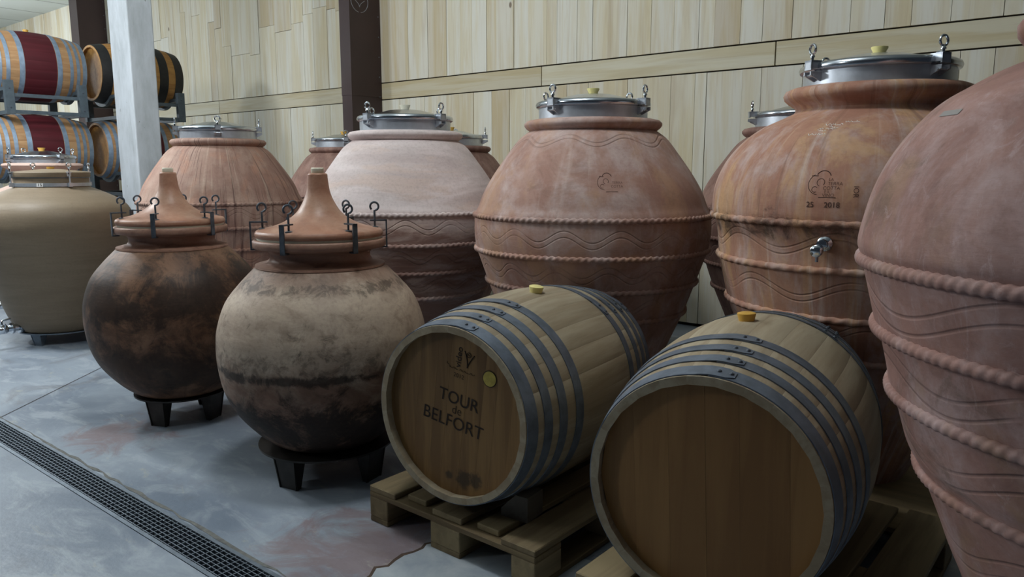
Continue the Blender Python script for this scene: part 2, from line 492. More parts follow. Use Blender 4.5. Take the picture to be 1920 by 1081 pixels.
# ceiling
tag(G().box((-20, -3.5, Z_C), (6, Y_W + .2, Z_C + .1)).obj('ceiling', CEIL), 'flat white panelled ceiling', None, None, 'structure')
ceil = bpy.data.objects['ceiling']
for x in (-19, -17.8, -16.6, -15.4, -14.2, -13):
    G().box((x - .006, 2.0, Z_C - .003), (x + .006, Y_W, Z_C)).obj('panel_joint', flat('panel_joint', RGB(120, 124, 122), .8), ceil)
tag(G().box((-20.2, -9, 0), (-20, 6.2, 4.4)).obj('wall_left', flat('white_wall', RGB(206, 206, 200), .8, 0, .04)), 'plain white end wall behind the barrel racks', None, None, 'structure')

# clad steel pillars standing against the plank wall
def pillar(xr, wd, dp, label, logo=False):
    e = empty('steel_pillar', (xr - wd / 2, Y_W - dp / 2, 0), 0, label, 'pillar')
    G().box((-wd / 2, -dp / 2, 0), (wd / 2, dp / 2, 2.155)).obj('lower_cladding', PILLAR, e)
    G().box((-wd / 2 - .004, -dp / 2 - .004, 2.155), (wd / 2 + .004, dp / 2, Z_C)).obj('upper_cladding', PILLAR, e)
    for z in np.arange(.4, 4.2, .22):
        G().lathe([(0, .006), (.006, .005), (.008, 0)], 8, Matrix.Translation((wd / 2 + .003, dp / 2 - .03, z)) @ Matrix.Rotation(PI / 2, 4, 'Y'), False).obj('screw', GALV, e)
    if logo:
        g = G(); cy, R = -.075, .118
        X = wd / 2 + .006
        zc = 3.17
        for a0, a1 in ((-83, 85), (95, 263)):
            g.tube([(X, cy + R * math.cos(math.radians(a)) , zc + R * math.sin(math.radians(a))) for a in np.linspace(a0 - 0, a1, 26)], .0032, 6)
        for s in (-1, 1):
            g.tube([(X, cy + s * (.0 + .075 * t), zc - .062 + .075 * (t ** .55)) for t in np.linspace(0, 1, 12)], .0032, 6)
            g.tube([(X, cy + s * (.02 + .05 * t), zc + .03 + .05 * t) for t in np.linspace(0, 1, 6)], .0032, 6)
        g.obj('emblem', LOGO, e)
    return e
pillar(-6.89, .17, .43, 'dark brown clad pillar with a thin grey round emblem', True)
pillar(-13.95, .3, .45, 'dark brown clad pillar behind the stacked rack barrels')

# square concrete column
g = G().box((-.215, -.13, 0), (.215, .13, Z_C))
c = g.obj('concrete_column', COLM)
bv = c.modifiers.new('bevel', 'BEVEL'); bv.width = .012; bv.segments = 2
c.location = (-8.215, 3.742, 0)
tag(c, 'whitewashed square concrete column in front of the barrel racks', 'column')

# ------------------------------------------------------------------ drain grate
ang = math.atan(SL)
gr = empty('drain_grate', (-3.4, yc(-3.4), 0), ang, 'long galvanised steel grate set into the concrete floor', 'drain grate')
L0, L1 = -6.0, 2.6
for s in (-1, 1):
    G().box((L0, s * .068 - .008, -.03), (L1, s * .068 + .008, .002)).obj('frame_rail', GALV, gr)
for i in range(7):
    y = -.052 + i * .1035 / 6
    G().box((L0, y - .0015, -.025), (L1, y + .0015, -.001)).obj('long_bar', GALV, gr)
cb = None
for x in np.arange(L0 + .02, L1, .034):
    if cb is None:
        o = G().box((-.0016, -.062, -.02), (.0016, .062, -.0005)).obj('cross_bar', GALV, gr); cb = o.data
    else:
        o = link('cross_bar', cb, gr)
    o.location = (x, 0, 0)

# ------------------------------------------------------------------ jars
def tocam(ax):
    t = Vector((-ax[0], -ax[1], 0)).normalized()
    return t, Vector((-t.y, t.x, 0))
def pol(ax, phi, r, z):
    """point in the jar's own frame; phi measured from the jar's front, positive to the right"""
    t, s = tocam(ax)
    p = math.radians(phi)
    return (t * math.cos(p) + s * math.sin(p)) * r + Vector((0, 0, z))
def frame(ax, phi, r, z):
    """matrix: local x to the right along the jar, y up, z outwards"""
    t, s = tocam(ax)
    p = math.radians(phi)
    n = t * math.cos(p) + s * math.sin(p)
    x = Vector((-n.y, n.x, 0))
    M = Matrix((x, Vector((0, 0, 1)), n)).transposed().to_4x4()
    M.translation = n * r + Vector((0, 0, z))
    return M

def rope(parent, R, z, mat, r0=.0105, pitch=.032, amp=.26):
    n = int(2 * PI * R / pitch / 2) * 2
    seg = n * 5; q = 10; V = []; Fc = []
    for i in range(seg):
        a = 2 * PI * i / seg
        for k in range(q):
            f = 2 * PI * k / q
            rr = r0 * (1 + amp * math.cos(2 * f - n * a))
            rad = R + rr * math.cos(f) * .9
            V.append((rad * math.cos(a), rad * math.sin(a), z + rr * math.sin(f) * 1.1))
    for i in range(seg):
        j = (i + 1) % seg
        for k in range(q):
            l = (k + 1) % q
            Fc.append((i * q + k, j * q + k, j * q + l, i * q + l))
    return mesh('rope_band', V, Fc, mat, parent, True)

RING = None
def eye_bolt(parent, M, k=1.0, name='eye_bolt'):
    g = G()
    g.lathe([(.0065 * k, -.03 * k), (.0065 * k, .012 * k), (.010 * k, .012 * k), (.010 * k, .018 * k), (.005 * k, .024 * k)], 10, M)
    c = .042 * k
    pts = [(math.cos(a) * .018 * k, 0, c + math.sin(a) * .018 * k) for a in np.linspace(0, 2 * PI, 20, endpoint=False)]
    g.tube(pts, .0048 * k, 8, True, M)
    return g.obj(name, CHROME, parent, True)

def steel_lid(root, ax, z0, rl, phis, bung, high=.065):
    G().lathe([(rl - .006, z0 - .02), (rl, z0 - .02), (rl, z0 + high), (rl - .006, z0 + high)], 72).obj('steel_collar', STEEL, root, True)
    zz = z0 + high
    G().lathe([(rl - .01, zz - .006), (rl + .004, zz - .008), (rl + .014, zz - .002), (rl + .017, zz + .009), (rl + .013, zz + .02), (rl + .003, zz + .026), (rl - .014, zz + .026), (rl - .012, zz)], 72).obj('lid_rim', POLISH, root, True)
    d = G().lathe([(rl - .008, zz + .022), (rl - .03, zz + .026), (.10, zz + .06), (.045, zz + .066), (0, zz + .067)], 14).obj('lid_dome', POLISH, root)
    G().lathe([(.022, zz + .058), (.024, zz + .075), (.031, zz + .088), (.031, zz + .093), (0, zz + .093)], 24).obj('bung', bung, d, True)
    for ph in phis:
        M = frame(ax, ph, rl, 0)
        g = G()
        # fixed bracket on the collar: two wedge cheeks and a pin
        for s in (-1, 1):
            x = s * .019
            V = [(x - .003, zz - .048, -.002), (x - .003, zz - .012, -.002), (x - .003, zz - .012, .045), (x - .003, zz - .026, .045),
                 (x + .003, zz - .048, -.002), (x + .003, zz - .012, -.002), (x + .003, zz - .012, .045), (x + .003, zz - .026, .045)]
            g.add(V, [(0, 1, 2, 3), (7, 6, 5, 4), (0, 4, 5, 1), (1, 5, 6, 2), (2, 6, 7, 3), (3, 7, 4, 0)], M)
        g.tube([(-.026, zz - .026, .03), (.026, zz - .026, .03)], .005, 8, False, M)
        # saddle over the rim
        g.box((-.02, zz + .022, -.012), (.02, zz + .03, .044), M)
        g.box((-.02, zz - .006, .037), (.02, zz + .03, .044), M)
        g.box((-.02, zz + .0, -.004), (-.015, zz + .03, .044), M)
        g.box((.015, zz + .0, -.004), (.02, zz + .03, .044), M)
        cl = g.obj('clamp', STEEL, root)
        eye_bolt(cl, M @ Matrix.Translation((0, zz + .03, .026)) @ Matrix.Rotation(-PI / 2, 4, 'X'))

def lathe_body(root, prof, mat, seg=160, n=7, top=None):
    P = spline(prof, n)
    full = P + (top or [])
    b = G().lathe(full, seg).obj('body', mat, root, True, 50)
    zs = np.array([p[1] for p in P]); rs = np.array([p[0] for p in P])
    return b, (lambda z: float(np.interp(z, zs, rs)))

WAVES = [(1.035, .026, 15, .4, .014), (.872, .026, 15, 1.6, .014), (.712, .024, 14, .9, .012), (1.475, .02, 9, .5, .009)]
PROF = [(.22, 0), (.25, .10), (.33, .28), (.41, .47), (.478, .63), (.535, .79), (.573, .90), (.59, .95), (.60, 1.03), (.596, 1.12), (.575, 1.17), (.547, 1.24), (.50, 1.32), (.44, 1.405), (.375, 1.49), (.325, 1.53)]
def rim_top(z, r=.345):
    return [(.318, z), (.325, z + .005), (r - .008, z + .014), (r, z + .026), (r, z + .038), (r - .012, z + .05), (r - .04, z + .056), (.24, z + .054), (.24, z)]
def amphora(name, ax, mat, label, phis, bung=BUNG_Y, prof=PROF, rimz=1.533, s=1.0, ropes=(1.12, .95, .79, .64), rl=.272, rim_r=.345, z0=0.0, high=.065, rimtop=None, extra=None):
    root = empty('terracotta_jar', (ax[0], ax[1], z0), 0, label, 'jar')
    pr = [(r * s, z * s - (z0 if 0 else 0)) for r, z in prof]
    tp = [(r * s, z * s) for r, z in (rimtop or rim_top(rimz, rim_r))]
    b, rf = lathe_body(root, pr, mat, top=tp)
    for z in ropes:
        rope(root, rf(z * s) + .003, z * s, mat)
    ztop = tp[-2][1]
    steel_lid(root, ax, ztop, rl * s, phis, bung, high)
    return root, rf, b

# text laid on a jar: glyph outlines bent round the surface
def text_mesh(txt, size, bold=0.0, spacing=1.0):
    cu = bpy.data.curves.new('t', 'FONT')
    cu.body = txt; cu.size = size; cu.offset = bold; cu.space_character = spacing
    cu.align_x = 'CENTER'; cu.align_y = 'CENTER'; cu.resolution_u = 4
    o = bpy.data.objects.new('t', cu); COL.objects.link(o)
    dg = bpy.context.evaluated_depsgraph_get()
    me = bpy.data.meshes.new_from_object(o.evaluated_get(dg))
    V = [v.co.copy() for v in me.vertices]; Fc = [tuple(p.vertices) for p in me.polygons]
    bpy.data.objects.remove(o, do_unlink=True); bpy.data.curves.remove(cu); bpy.data.meshes.remove(me)
    return V, Fc
def wrap(ax, rf, phi0, z0, u, v, lift=.0012):
    r0 = rf(z0)
    z = z0 + v
    return pol(ax, phi0 + math.degrees(u / r0), rf(z) + lift, z)
def jar_text(root, ax, rf, items, mat):
    for txt, size, phi, z, rot, bold in items:
        V, Fc = text_mesh(txt, size, bold)
        R = Matrix.Rotation(rot, 3, 'Z')
        G().add([wrap(ax, rf, phi, z, (R @ p).x, (R @ p).y) for p in V], Fc).obj('stamped_lettering', mat, root)
def jar_stroke(g, ax, rf, phi, z, pts, r=.0022):
    g.tube([wrap(ax, rf, phi, z, u, v, .0) for u, v in pts], r, 6)
def stamp(g, ax, rf, phi, z, k=1.0):
    """round potter's mark: arched outline, scrolls and a base rule"""
    arc = lambda cx, cy, r, a0, a1, n=14: [(k * (cx + r * math.cos(math.radians(a))), k * (cy + r * math.sin(math.radians(a)))) for a in np.linspace(a0, a1, n)]
    jar_stroke(g, ax, rf, phi, z, [(-.05 * k, .04 * k), (-.022 * k, .04 * k)] + arc(0, .03, .032, 150, 20), .0015)
    jar_stroke(g, ax, rf, phi, z, arc(-.015, .005, .045, 120, 265), .0011)
    jar_stroke(g, ax, rf, phi, z, arc(-.008, .012, .016, -40, 250), .0011)
    jar_stroke(g, ax, rf, phi, z, arc(-.03, -.018, .012, 40, 300), .001)
    jar_stroke(g, ax, rf, phi, z, [(-.01 * k, -.052 * k), (.06 * k, -.052 * k)], .0013)

# colours of the single jars
T_STREAK = terra('clay_streaked', RGB(172, 138, 122), RGB(154, 118, 104), RGB(192, 166, 148), RGB(96, 70, 66), 1, (1.6, 1.6, .8), .5, .2, WAVES[:3], warm=RGB(182, 134, 110), mottle=.12, sat=.06,
                 streak=((34, 1.6, .53, .66, .75, RGB(92, 64, 60)), (18, 1.2, .54, .68, .6, RGB(122, 84, 76)), (26, 1.4, .56, .7, .5, RGB(206, 182, 160))))
T_WHITE = terra('clay_pale_top', RGB(160, 124, 110), RGB(140, 104, 92), RGB(210, 196, 192), RGB(128, 100, 90), 2, (.6, .6, 3.4), .55, .12, WAVES[:3], pale=(1.0, 1.14, .1, RGB(228, 215, 213), .97), warm=RGB(212, 186, 172), mottle=.08, sat=.15)  # whitish in the upper part, browner clay below the top rope
T_ROSE = terra('clay_rose', RGB(176, 138, 122), RGB(162, 120, 104), RGB(192, 170, 164), RGB(98, 74, 64), 3, (1.3, 1.3, 1.0), .8, .3, WAVES, warm=RGB(182, 140, 108), mottle=.2, sat=.12, streak=((22, 1.5, .55, .72, .4, RGB(196, 172, 160)),))
WAVES3 = [(1.085, .03, 9, 2.2, .012), (.915, .03, 9, 1.2, .012), (.765, .03, 9, .2, .012)]
T_OCHRE = terra('clay_ochre', RGB(174, 130, 106), RGB(160, 114, 94), RGB(188, 168, 162), RGB(58, 44, 36), 4, (2.2, 2.2, .9), .7, .12, WAVES3, soot=((1.14, .12, .64, .8, 6.0),), warm=RGB(190, 152, 112), mottle=.2, sat=.04,
                streak=((24, 1.6, .54, .7, .55, RGB(200, 184, 172)), (30, 2.0, .57, .7, .5, RGB(120, 88, 74)), (14, 1.2, .54, .68, .5, RGB(196, 152, 104))))
WAVESB = [(1.09, .034, 6, .6, .017), (.948, .03, 7, 1.9, .017), (.8, .034, 6, .2, .017), (.6, .03, 6, .9, .017)]
T_RED = terra('clay_red', RGB(156, 116, 104), RGB(140, 102, 92), RGB(184, 162, 160), RGB(90, 74, 62), 5, (1.5, 1.5, 1.1), .55, .5, WAVESB, scratch=.42, warm=RGB(152, 118, 92), mottle=.4, sat=.08, wk=.7)
T_BACK = terra('clay_brown_back', RGB(150, 112, 98), RGB(130, 94, 82), RGB(164, 136, 122), RGB(90, 64, 56), 6, (4, 4, .8), .4, .4, WAVES[:2], sat=.15)
T_TAN = terra('clay_tan', RGB(130, 114, 92), RGB(122, 106, 84), RGB(136, 120, 98), RGB(108, 92, 72), 7, (.3, .3, 4), .3, .2, (), rough=.5, mottle=.05, sat=.1)
T_PINK = terra('clay_pink', RGB(200, 164, 146), RGB(188, 150, 132), RGB(208, 180, 166), RGB(160, 122, 106), 8, (1, 1, 1), .4, .2, mottle=.1)
T_SOOTY = terra('clay_sooty', RGB(128, 90, 62), RGB(100, 68, 46), RGB(142, 110, 86), RGB(26, 20, 18), 9, (1.6, 1.6, 2.0), .35, .7, (), soot=((.72, .3, .58, .8, 4.0), (.36, .34, .55, .7, 5.0)), rough=.55, mottle=.6, sat=.12, streak=((16, 2.5, .54, .7, .4, RGB(36, 28, 24)),))
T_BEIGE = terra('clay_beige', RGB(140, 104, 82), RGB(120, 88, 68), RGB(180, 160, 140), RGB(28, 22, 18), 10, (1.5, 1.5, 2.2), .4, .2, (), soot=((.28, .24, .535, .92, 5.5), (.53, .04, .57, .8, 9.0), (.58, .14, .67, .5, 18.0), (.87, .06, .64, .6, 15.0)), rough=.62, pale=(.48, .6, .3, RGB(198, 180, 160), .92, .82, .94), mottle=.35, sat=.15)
T_LID = terra('clay_lid', RGB(172, 126, 100), RGB(158, 110, 86), RGB(188, 152, 128), RGB(120, 84, 68), 11, (1, 1, 1.4), .5, .3, (), rough=.42, big=2.2, mottle=.15, sat=.06)
T_NECK = terra('clay_neck', RGB(150, 108, 86), RGB(136, 96, 76), RGB(166, 132, 110), RGB(60, 42, 34), 12, (1, 1, 1.4), .4, .4, (), rough=.5, big=2, sat=.14)

A_STREAK, A_WHITE, A_ROSE, A_OCHRE, A_BIG = (-5.396, 3.045), (-3.437, 3.141), (-2.185, 3.267), (-.862, 3.298), (.094, 1.917)
amphora('j', A_STREAK, T_STREAK, 'brown terracotta jar with dark vertical streaks beside the concrete column', (0, 90, 180, 270), BUNG_W, s=.985)
amphora('j', A_WHITE, T_WHITE, 'whitish terracotta jar in front of the brown pillar', (-46, 44, 134, 224), BUNG_W, s=.985)
jr, jrf, _ = amphora('j', A_ROSE, T_ROSE, 'rosy terracotta jar with rope bands behind the lettered barrel', (-40, 56, 140, 236), BUNG_Y)
g = G(); stamp(g, A_ROSE, jrf, 7.5, 1.285, .72); g.obj('potters_mark', CLAYINK, jr)
jar_text(jr, A_ROSE, jrf, [('TERRA', .016, 12.5, 1.287, 0, -.0002), ('COTTA', .016, 12.1, 1.271, 0, -.0002)], CLAYINK)
amphora('j', (-6.1, 4.76), T_BACK, 'brown terracotta jar against the wall between streaked and whitish jars', (-90, 4, 94, 184), BUNG_O, s=.975)
amphora('j', (-4.52, 4.64), T_BACK, 'terracotta jar mostly hidden behind the whitish jar', (-8, 82, 172, 262), BUNG_O, s=.965)
amphora('j', (-3.02, 4.62), T_BACK, 'terracotta jar by the wall directly behind the rosy jar', (-60, 30, 120, 210), BUNG_Y, s=.965)
amphora('j', (-1.6, 4.62), T_BACK, 'terracotta jar by the wall behind the jar with a tap', (-75, 15, 105, 195), BUNG_Y, s=1.0)

# jar with the tap
PROF3 = [(.21, .10), (.30, .30), (.39, .48), (.46, .64), (.505, .734), (.533, .81), (.557, .908), (.575, .985), (.582, 1.06), (.592, 1.115), (.608, 1.16), (.612, 1.205), (.603, 1.284), (.566, 1.373), (.504, 1.451), (.432, 1.508), (.351, 1.547), (.305, 1.568)]
rt3 = [(.297, 1.58), (.303, 1.592), (.325, 1.606), (.343, 1.622), (.348, 1.638), (.340, 1.655), (.318, 1.664), (.24, 1.663), (.24, 1.6)]
j3, j3f, _ = amphora('j', A_OCHRE, T_OCHRE, 'terracotta jar stamped 2018 with a chrome sampling tap', (-50, 43, 133, 223), BUNG_Y, PROF3, ropes=(), rimtop=rt3, rl=.276)
for z in (1.16, .995, .815, .65):
    rope(j3, j3f(z) + .003, z, T_OCHRE, .0115, .05, .16)
j3.location.z = 0
g = G(); stamp(g, A_OCHRE, j3f, -14.2, 1.293, .8); g.obj('potters_mark', CLAYINK, j3)
jar_text(j3, A_OCHRE, j3f, [('LA', .0145, -11.6, 1.312, 0, -.0002), ('TERRA', .0165, -10.2, 1.298, 0, -.0002), ('COTTA', .0165, -11.2, 1.283, 0, -.0002), ('E IL', .013, -12.4, 1.271, 0, -.0002), ('VINO', .0165, -12.0, 1.259, 0, -.0002),
                            ('25', .026, -17.4, 1.226, 0, .0003), ('2018', .026, -10.6, 1.226, 0, .0003), ('IOR', .024, -3.8, 1.272, -PI / 2, -.0002)], CLAYINK)
rr = random.Random(3)
g = G()
for (ph, z, ln) in ((-9.2, 1.514, .05), (-17.7, 1.505, .055), (-13.5, 1.505, .012), (-17.3, 1.497, .022), (-17.2, 1.489, .045), (-22.0, 1.489, .02), (-20.8, 1.481, .03), (-24.4, 1.47, .03), (-20.3, 1.471, .03)):
    u = -ln / 2; pts = []
    while u < ln / 2:
        pts.append((u, rr.choice((-.002, .002, .003, -.0025)) + rr.uniform(-.0006, .0006))); u += rr.uniform(.002, .006)
    if len(pts) > 1: jar_stroke(g, A_OCHRE, j3f, ph, z, pts, .0011)
g.obj('chalk_note', CHALK, j3)
M = frame(A_OCHRE, -12.4, j3f(1.092), 1.092)
tp = G().lathe([(.026, -.01), (.026, .008), (.02, .012), (.014, .014), (.014, .03), (.018, .03), (.018, .045), (.012, .047)], 24, M).obj('sampling_tap', CHROME, j3, True)
M2 = M @ Matrix.Translation((-.012, -.022, .045))
G().lathe([(.012, 0), (.021, .004), (.021, .018), (.016, .022), (0, .022)], 24, M2).obj('knob', CHROME, tp, True)
G().lathe([(.006, -.06), (.006, -.02)], 12, M @ Matrix.Translation((-.012, 0, .05)) @ Matrix.Rotation(-PI / 2, 4, 'X')).obj('spout', CHROME, tp, True)
# nearest jar
PROFB = [(.22, 0), (.25, .15), (.29, .33), (.332, .456), (.369, .541), (.394, .605), (.44, .715), (.466, .762), (.49, .838), (.508, .885), (.518, .93), (.532, .984), (.546, 1.02), (.562, 1.08), (.582, 1.16), (.592, 1.194), (.583, 1.25), (.567, 1.311), (.54, 1.373), (.503, 1.429), (.456, 1.48), (.40, 1.516), (.355, 1.541), (.305, 1.562)]
rtb = [(.296, 1.575), (.30, 1.59), (.318, 1.598), (.328, 1.612), (.33, 1.63), (.32, 1.645), (.30, 1.652), (.24, 1.65), (.24, 1.6)]
jb, jbf, _ = amphora('j', A_BIG, T_RED, 'big red scratched terracotta jar at the end of the row', (-30, 60, 150, 240), BUNG_Y, PROFB, ropes=(), rimtop=rtb, rl=.262)
for z in (1.16, 1.015, .88, .712):
    rope(jb, jbf(z) + .002, z, T_RED, .0125, .022, .1)
g = G()
V = [wrap(A_BIG, jbf, -50.5, 1.452, u, v, .0015) for v in (-.005, .005) for u in (-.034, -.011, .011, .034)]
g.add(V, [(i, i + 1, i + 5, i + 4) for i in range(3)]).obj('tape_strip', TAPE, jb)

# ------------------------------------------------------------------ round pots with conical lids
PPROF = [(.20, .15), (.244, .172), (.312, .232), (.387, .327), (.430, .427), (.447, .53), (.449, .60), (.441, .68), (.404, .785), (.343, .864), (.283, .926)]
def pot(ax, mat, label, phi0):
    root = empty('round_pot', (ax[0], ax[1], 0), 0, label, 'pot')
    P = spline(PPROF, 8)
    G().lathe(P + [(.272, .936)], 144).obj('body', mat, root, True, 50)
    nk = [(.265, .925), (.276, .936), (.274, .944), (.25, .95), (.222, .958), (.212, .972), (.212, .99), (.222, 1.004), (.25, 1.012), (.276, 1.016), (.281, 1.024), (.281, 1.046), (.274, 1.052), (.26, 1.052), (.2, 1.04)]
    G().lathe(nk, 128).obj('neck', T_NECK, root, True, 50)
    G().lathe([(.2, 1.045), (.262, 1.05), (.263, 1.061), (.2, 1.064)], 96).obj('gasket', GASKET, root, True, 40)
    ld = spline([(.266, 1.062), (.270, 1.072), (.267, 1.084), (.255, 1.092), (.20, 1.104), (.145, 1.126), (.098, 1.160), (.068, 1.205), (.050, 1.25), (.043, 1.30), (.041, 1.325)], 6)
    lid = G().lathe([(.2, 1.062)] + ld + [(.036, 1.33), (0, 1.33)], 128).obj('conical_lid', T_LID, root, True, 50)
    G().lathe([(.022, 1.325), (.027, 1.333), (.027, 1.35), (.024, 1.353), (0, 1.353)], 24).obj('bung', BUNG_W, lid, True)
    for k in range(6):
        M = frame(ax, phi0 + 60 * k, 0, 0)      # x right, y up, z outwards
        g = G(); W = .0105
        g.box((-W, 1.006, .283), (W, 1.128, .289), M)
        g.box((-W, 1.006, .255), (W, 1.012, .289), M)
        g.box((-W * .8, 1.122, .215), (W * .8, 1.128, .289), M)
        cl = g.obj('clamp', IRON, root)
        tw = -(phi0 + 60 * k) + rnd.uniform(-35, 35)
        Q = M @ Matrix.Translation((0, 0, .236)) @ Matrix.Rotation(math.radians(tw), 4, 'Y')
        g = G()
        hook = [(0, 1.098, 0), (0, 1.168, 0)] + [(math.sin(a) * .018, 1.186 - math.cos(a) * .018, .0) for a in np.linspace(.3, 2 * PI - .75, 18)]
        g.tube(hook, .0046, 8, False, Q)
        g.lathe([(.016, 0), (.016, .004), (.006, .007)], 12, M @ Matrix.Translation((0, 1.093, .236)) @ Matrix.Rotation(-PI / 2, 4, 'X'))
        g.obj('screw_handle', IRON, cl, True)
    return root
A_P2, A_P1 = (-2.741, 1.993), (-3.985, 1.95)
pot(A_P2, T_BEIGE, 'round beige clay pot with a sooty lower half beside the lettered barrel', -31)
pot(A_P1, T_SOOTY, 'round dark brown sooty clay pot with a conical lid', -17)

def stand(ax, r, zt, label, phi0, n=4, plate=True, lw=.05, mat=BLACKSTEEL, hole=.0, wide=.09):
    root = empty('jar_stand', (ax[0], ax[1], 0), 0, label, 'stand', None)
    G().lathe([(hole, zt - .008), (r, zt - .008), (r, zt), (hole, zt)] if hole == 0 else [(hole, zt - .012), (r, zt - .012), (r, zt), (hole, zt), (hole, zt - .012)], 72, cap=False).obj('top_plate', mat, root, True, 30)
    for k in range(n):
        M = frame(ax, phi0 + 360 / n * k, 0, 0)
        g = G(); a, b = r - .085, r - .02
        for s in (-1, 1):
            x = s * lw * .85
            V = [(x - s * .006, 0, a + .015), (x - s * .006, 0, b - .02), (x + s * .006, zt - .008, b), (x + s * .006, zt - .008, a - .01)]
            V += [(p[0] - s * .005, p[1], p[2]) for p in V]
            g.add(V, [(0, 1, 2, 3), (7, 6, 5, 4), (0, 4, 5, 1), (1, 5, 6, 2), (2, 6, 7, 3), (3, 7, 4, 0)], M)
        V = [(-lw * .85, 0, b - .024), (lw * .85, 0, b - .024), (lw * .85, zt - .008, b - .004), (-lw * .85, zt - .008, b - .004)]
        V += [(p[0], p[1], p[2] - .005) for p in V]
        g.add(V, [(0, 1, 2, 3), (7, 6, 5, 4), (0, 4, 5, 1), (1, 5, 6, 2), (2, 6, 7, 3), (3, 7, 4, 0)], M)
        g.obj('leg', mat, root)
    return root
stand(A_P2, .30, .1505, 'black steel round stand under the beige sooty pot', -42, 4, True, .062)
stand(A_P1, .245, .1505, 'black steel stand under the dark brown sooty pot', -40, 4, True, .058)

# ------------------------------------------------------------------ smooth tan jar and the pink one behind it
TPROF = [(.29, .10), (.317, .115), (.366, .19), (.417, .338), (.475, .54), (.525, .74), (.551, .88), (.553, .95), (.540, 1.02), (.505, 1.075), (.45, 1.118), (.36, 1.165), (.275, 1.202)]
A_TAN, A_PINK = (-6.587, 2.297), (-7.80, 2.66)
def valve(root, ax, phi, r, z, k=1.0):
    M = frame(ax, phi, r, z)
    v = G()
    v.lathe([(.045 * k, -.02), (.045 * k, .012), (.03 * k, .018), (.026 * k, .05), (.042 * k, .05), (.042 * k, .065), (.024 * k, .07), (.028 * k, .09), (.034 * k, .10), (.034 * k, .15), (.026 * k, .16), (.04 * k, .17), (.04 * k, .186), (.022 * k, .19), (.022 * k, .2)], 20, M)
    o = v.obj('drain_valve', CHROME, root, True)
    h = G()
    h.tube([(0, .02, .125), (0, .06, .125), (.0, .07, .115), (.0, .075, .06)], .008, 8, False, M)
    h.tube([(.028, 0, .125), (.05, .03, .125), (.05, .05, .125)], .007, 8, False, M)
    h.obj('valve_handle', CHROME, o, True)
root = empty('clay_jar', (A_TAN[0], A_TAN[1], 0), 0, 'smooth tan clay jar with a flat bolted clay lid marked 15', 'jar')
lathe_body(root, TPROF, T_TAN, top=[(.262, 1.21), (.258, 1.222), (.258, 1.28), (.2, 1.28)])
G().lathe([(.256, 1.214), (.268, 1.214), (.268, 1.240), (.256, 1.240)], 72, cap=False).obj('steel_band', STEEL, root, True)
G().lathe([(.2, 1.277), (.262, 1.277), (.262, 1.285), (.2, 1.285)], 72).obj('gasket', GALV, root, True)
G().lathe([(.2, 1.284), (.268, 1.284), (.270, 1.29), (.270, 1.318), (.262, 1.325), (.06, 1.345), (0, 1.345)], 72).obj('flat_lid', T_TAN, root, True, 35)
G().lathe([(.02, 1.338), (.025, 1.345), (.028, 1.362), (0, 1.362)], 20).obj('bung', BUNG_O, root, True)
for ph in (-68, 25, 112, 205):
    M = frame(A_TAN, ph, .272, 0)
    g = G(); g.box((-.012, 1.212, -.004), (.012, 1.242, .024), M); g.box((-.014, 1.318, -.03), (.014, 1.326, .022), M); g.box((-.014, 1.29, .0), (.014, 1.326, .006), M)
    g.tube([(0, 1.225, .012), (0, 1.335, .012)], .006, 8, False, M)
    cl = g.obj('clamp', STEEL, root)
    eye_bolt(cl, M @ Matrix.Translation((0, 1.335, .012)) @ Matrix.Rotation(-PI / 2, 4, 'X'), .95)
M = frame(A_TAN, -17, .2695, 1.227)
lb = G().box((-.021, -.0135, -.002), (.021, .0135, .0006), M).obj('number_label', WHITE, root)
V, Fc = text_mesh('15', .028, .0006, 1.2)
G().add([M @ Vector((p.x, p.y, .0012)) for p in V], Fc).obj('number', BLACK, lb)
valve(root, A_TAN, -62, .338, .152)
stand(A_TAN, .325, .1005, 'steel ring stand under the smooth tan jar', -42, 4, True, .045, GALV)
root = empty('clay_jar', (A_PINK[0], A_PINK[1], 0), 0, 'pink terracotta jar with a steel lid behind the tan jar', 'jar')
lathe_body(root, TPROF, T_PINK, top=[(.262, 1.24), (.262, 1.32), (.28, 1.345), (.318, 1.362), (.325, 1.375), (.318, 1.39), (.29, 1.398), (.22, 1.398), (.22, 1.3)])
steel_lid(root, A_PINK, 1.398, .262, (-62, 30, 120, 210), BUNG_O, .045)
valve(root, A_PINK, -60, .338, .152)
stand(A_PINK, .325, .1005, 'black steel stand under the pink jar behind the tan one', -50, 4, True, .045, BLACKSTEEL)

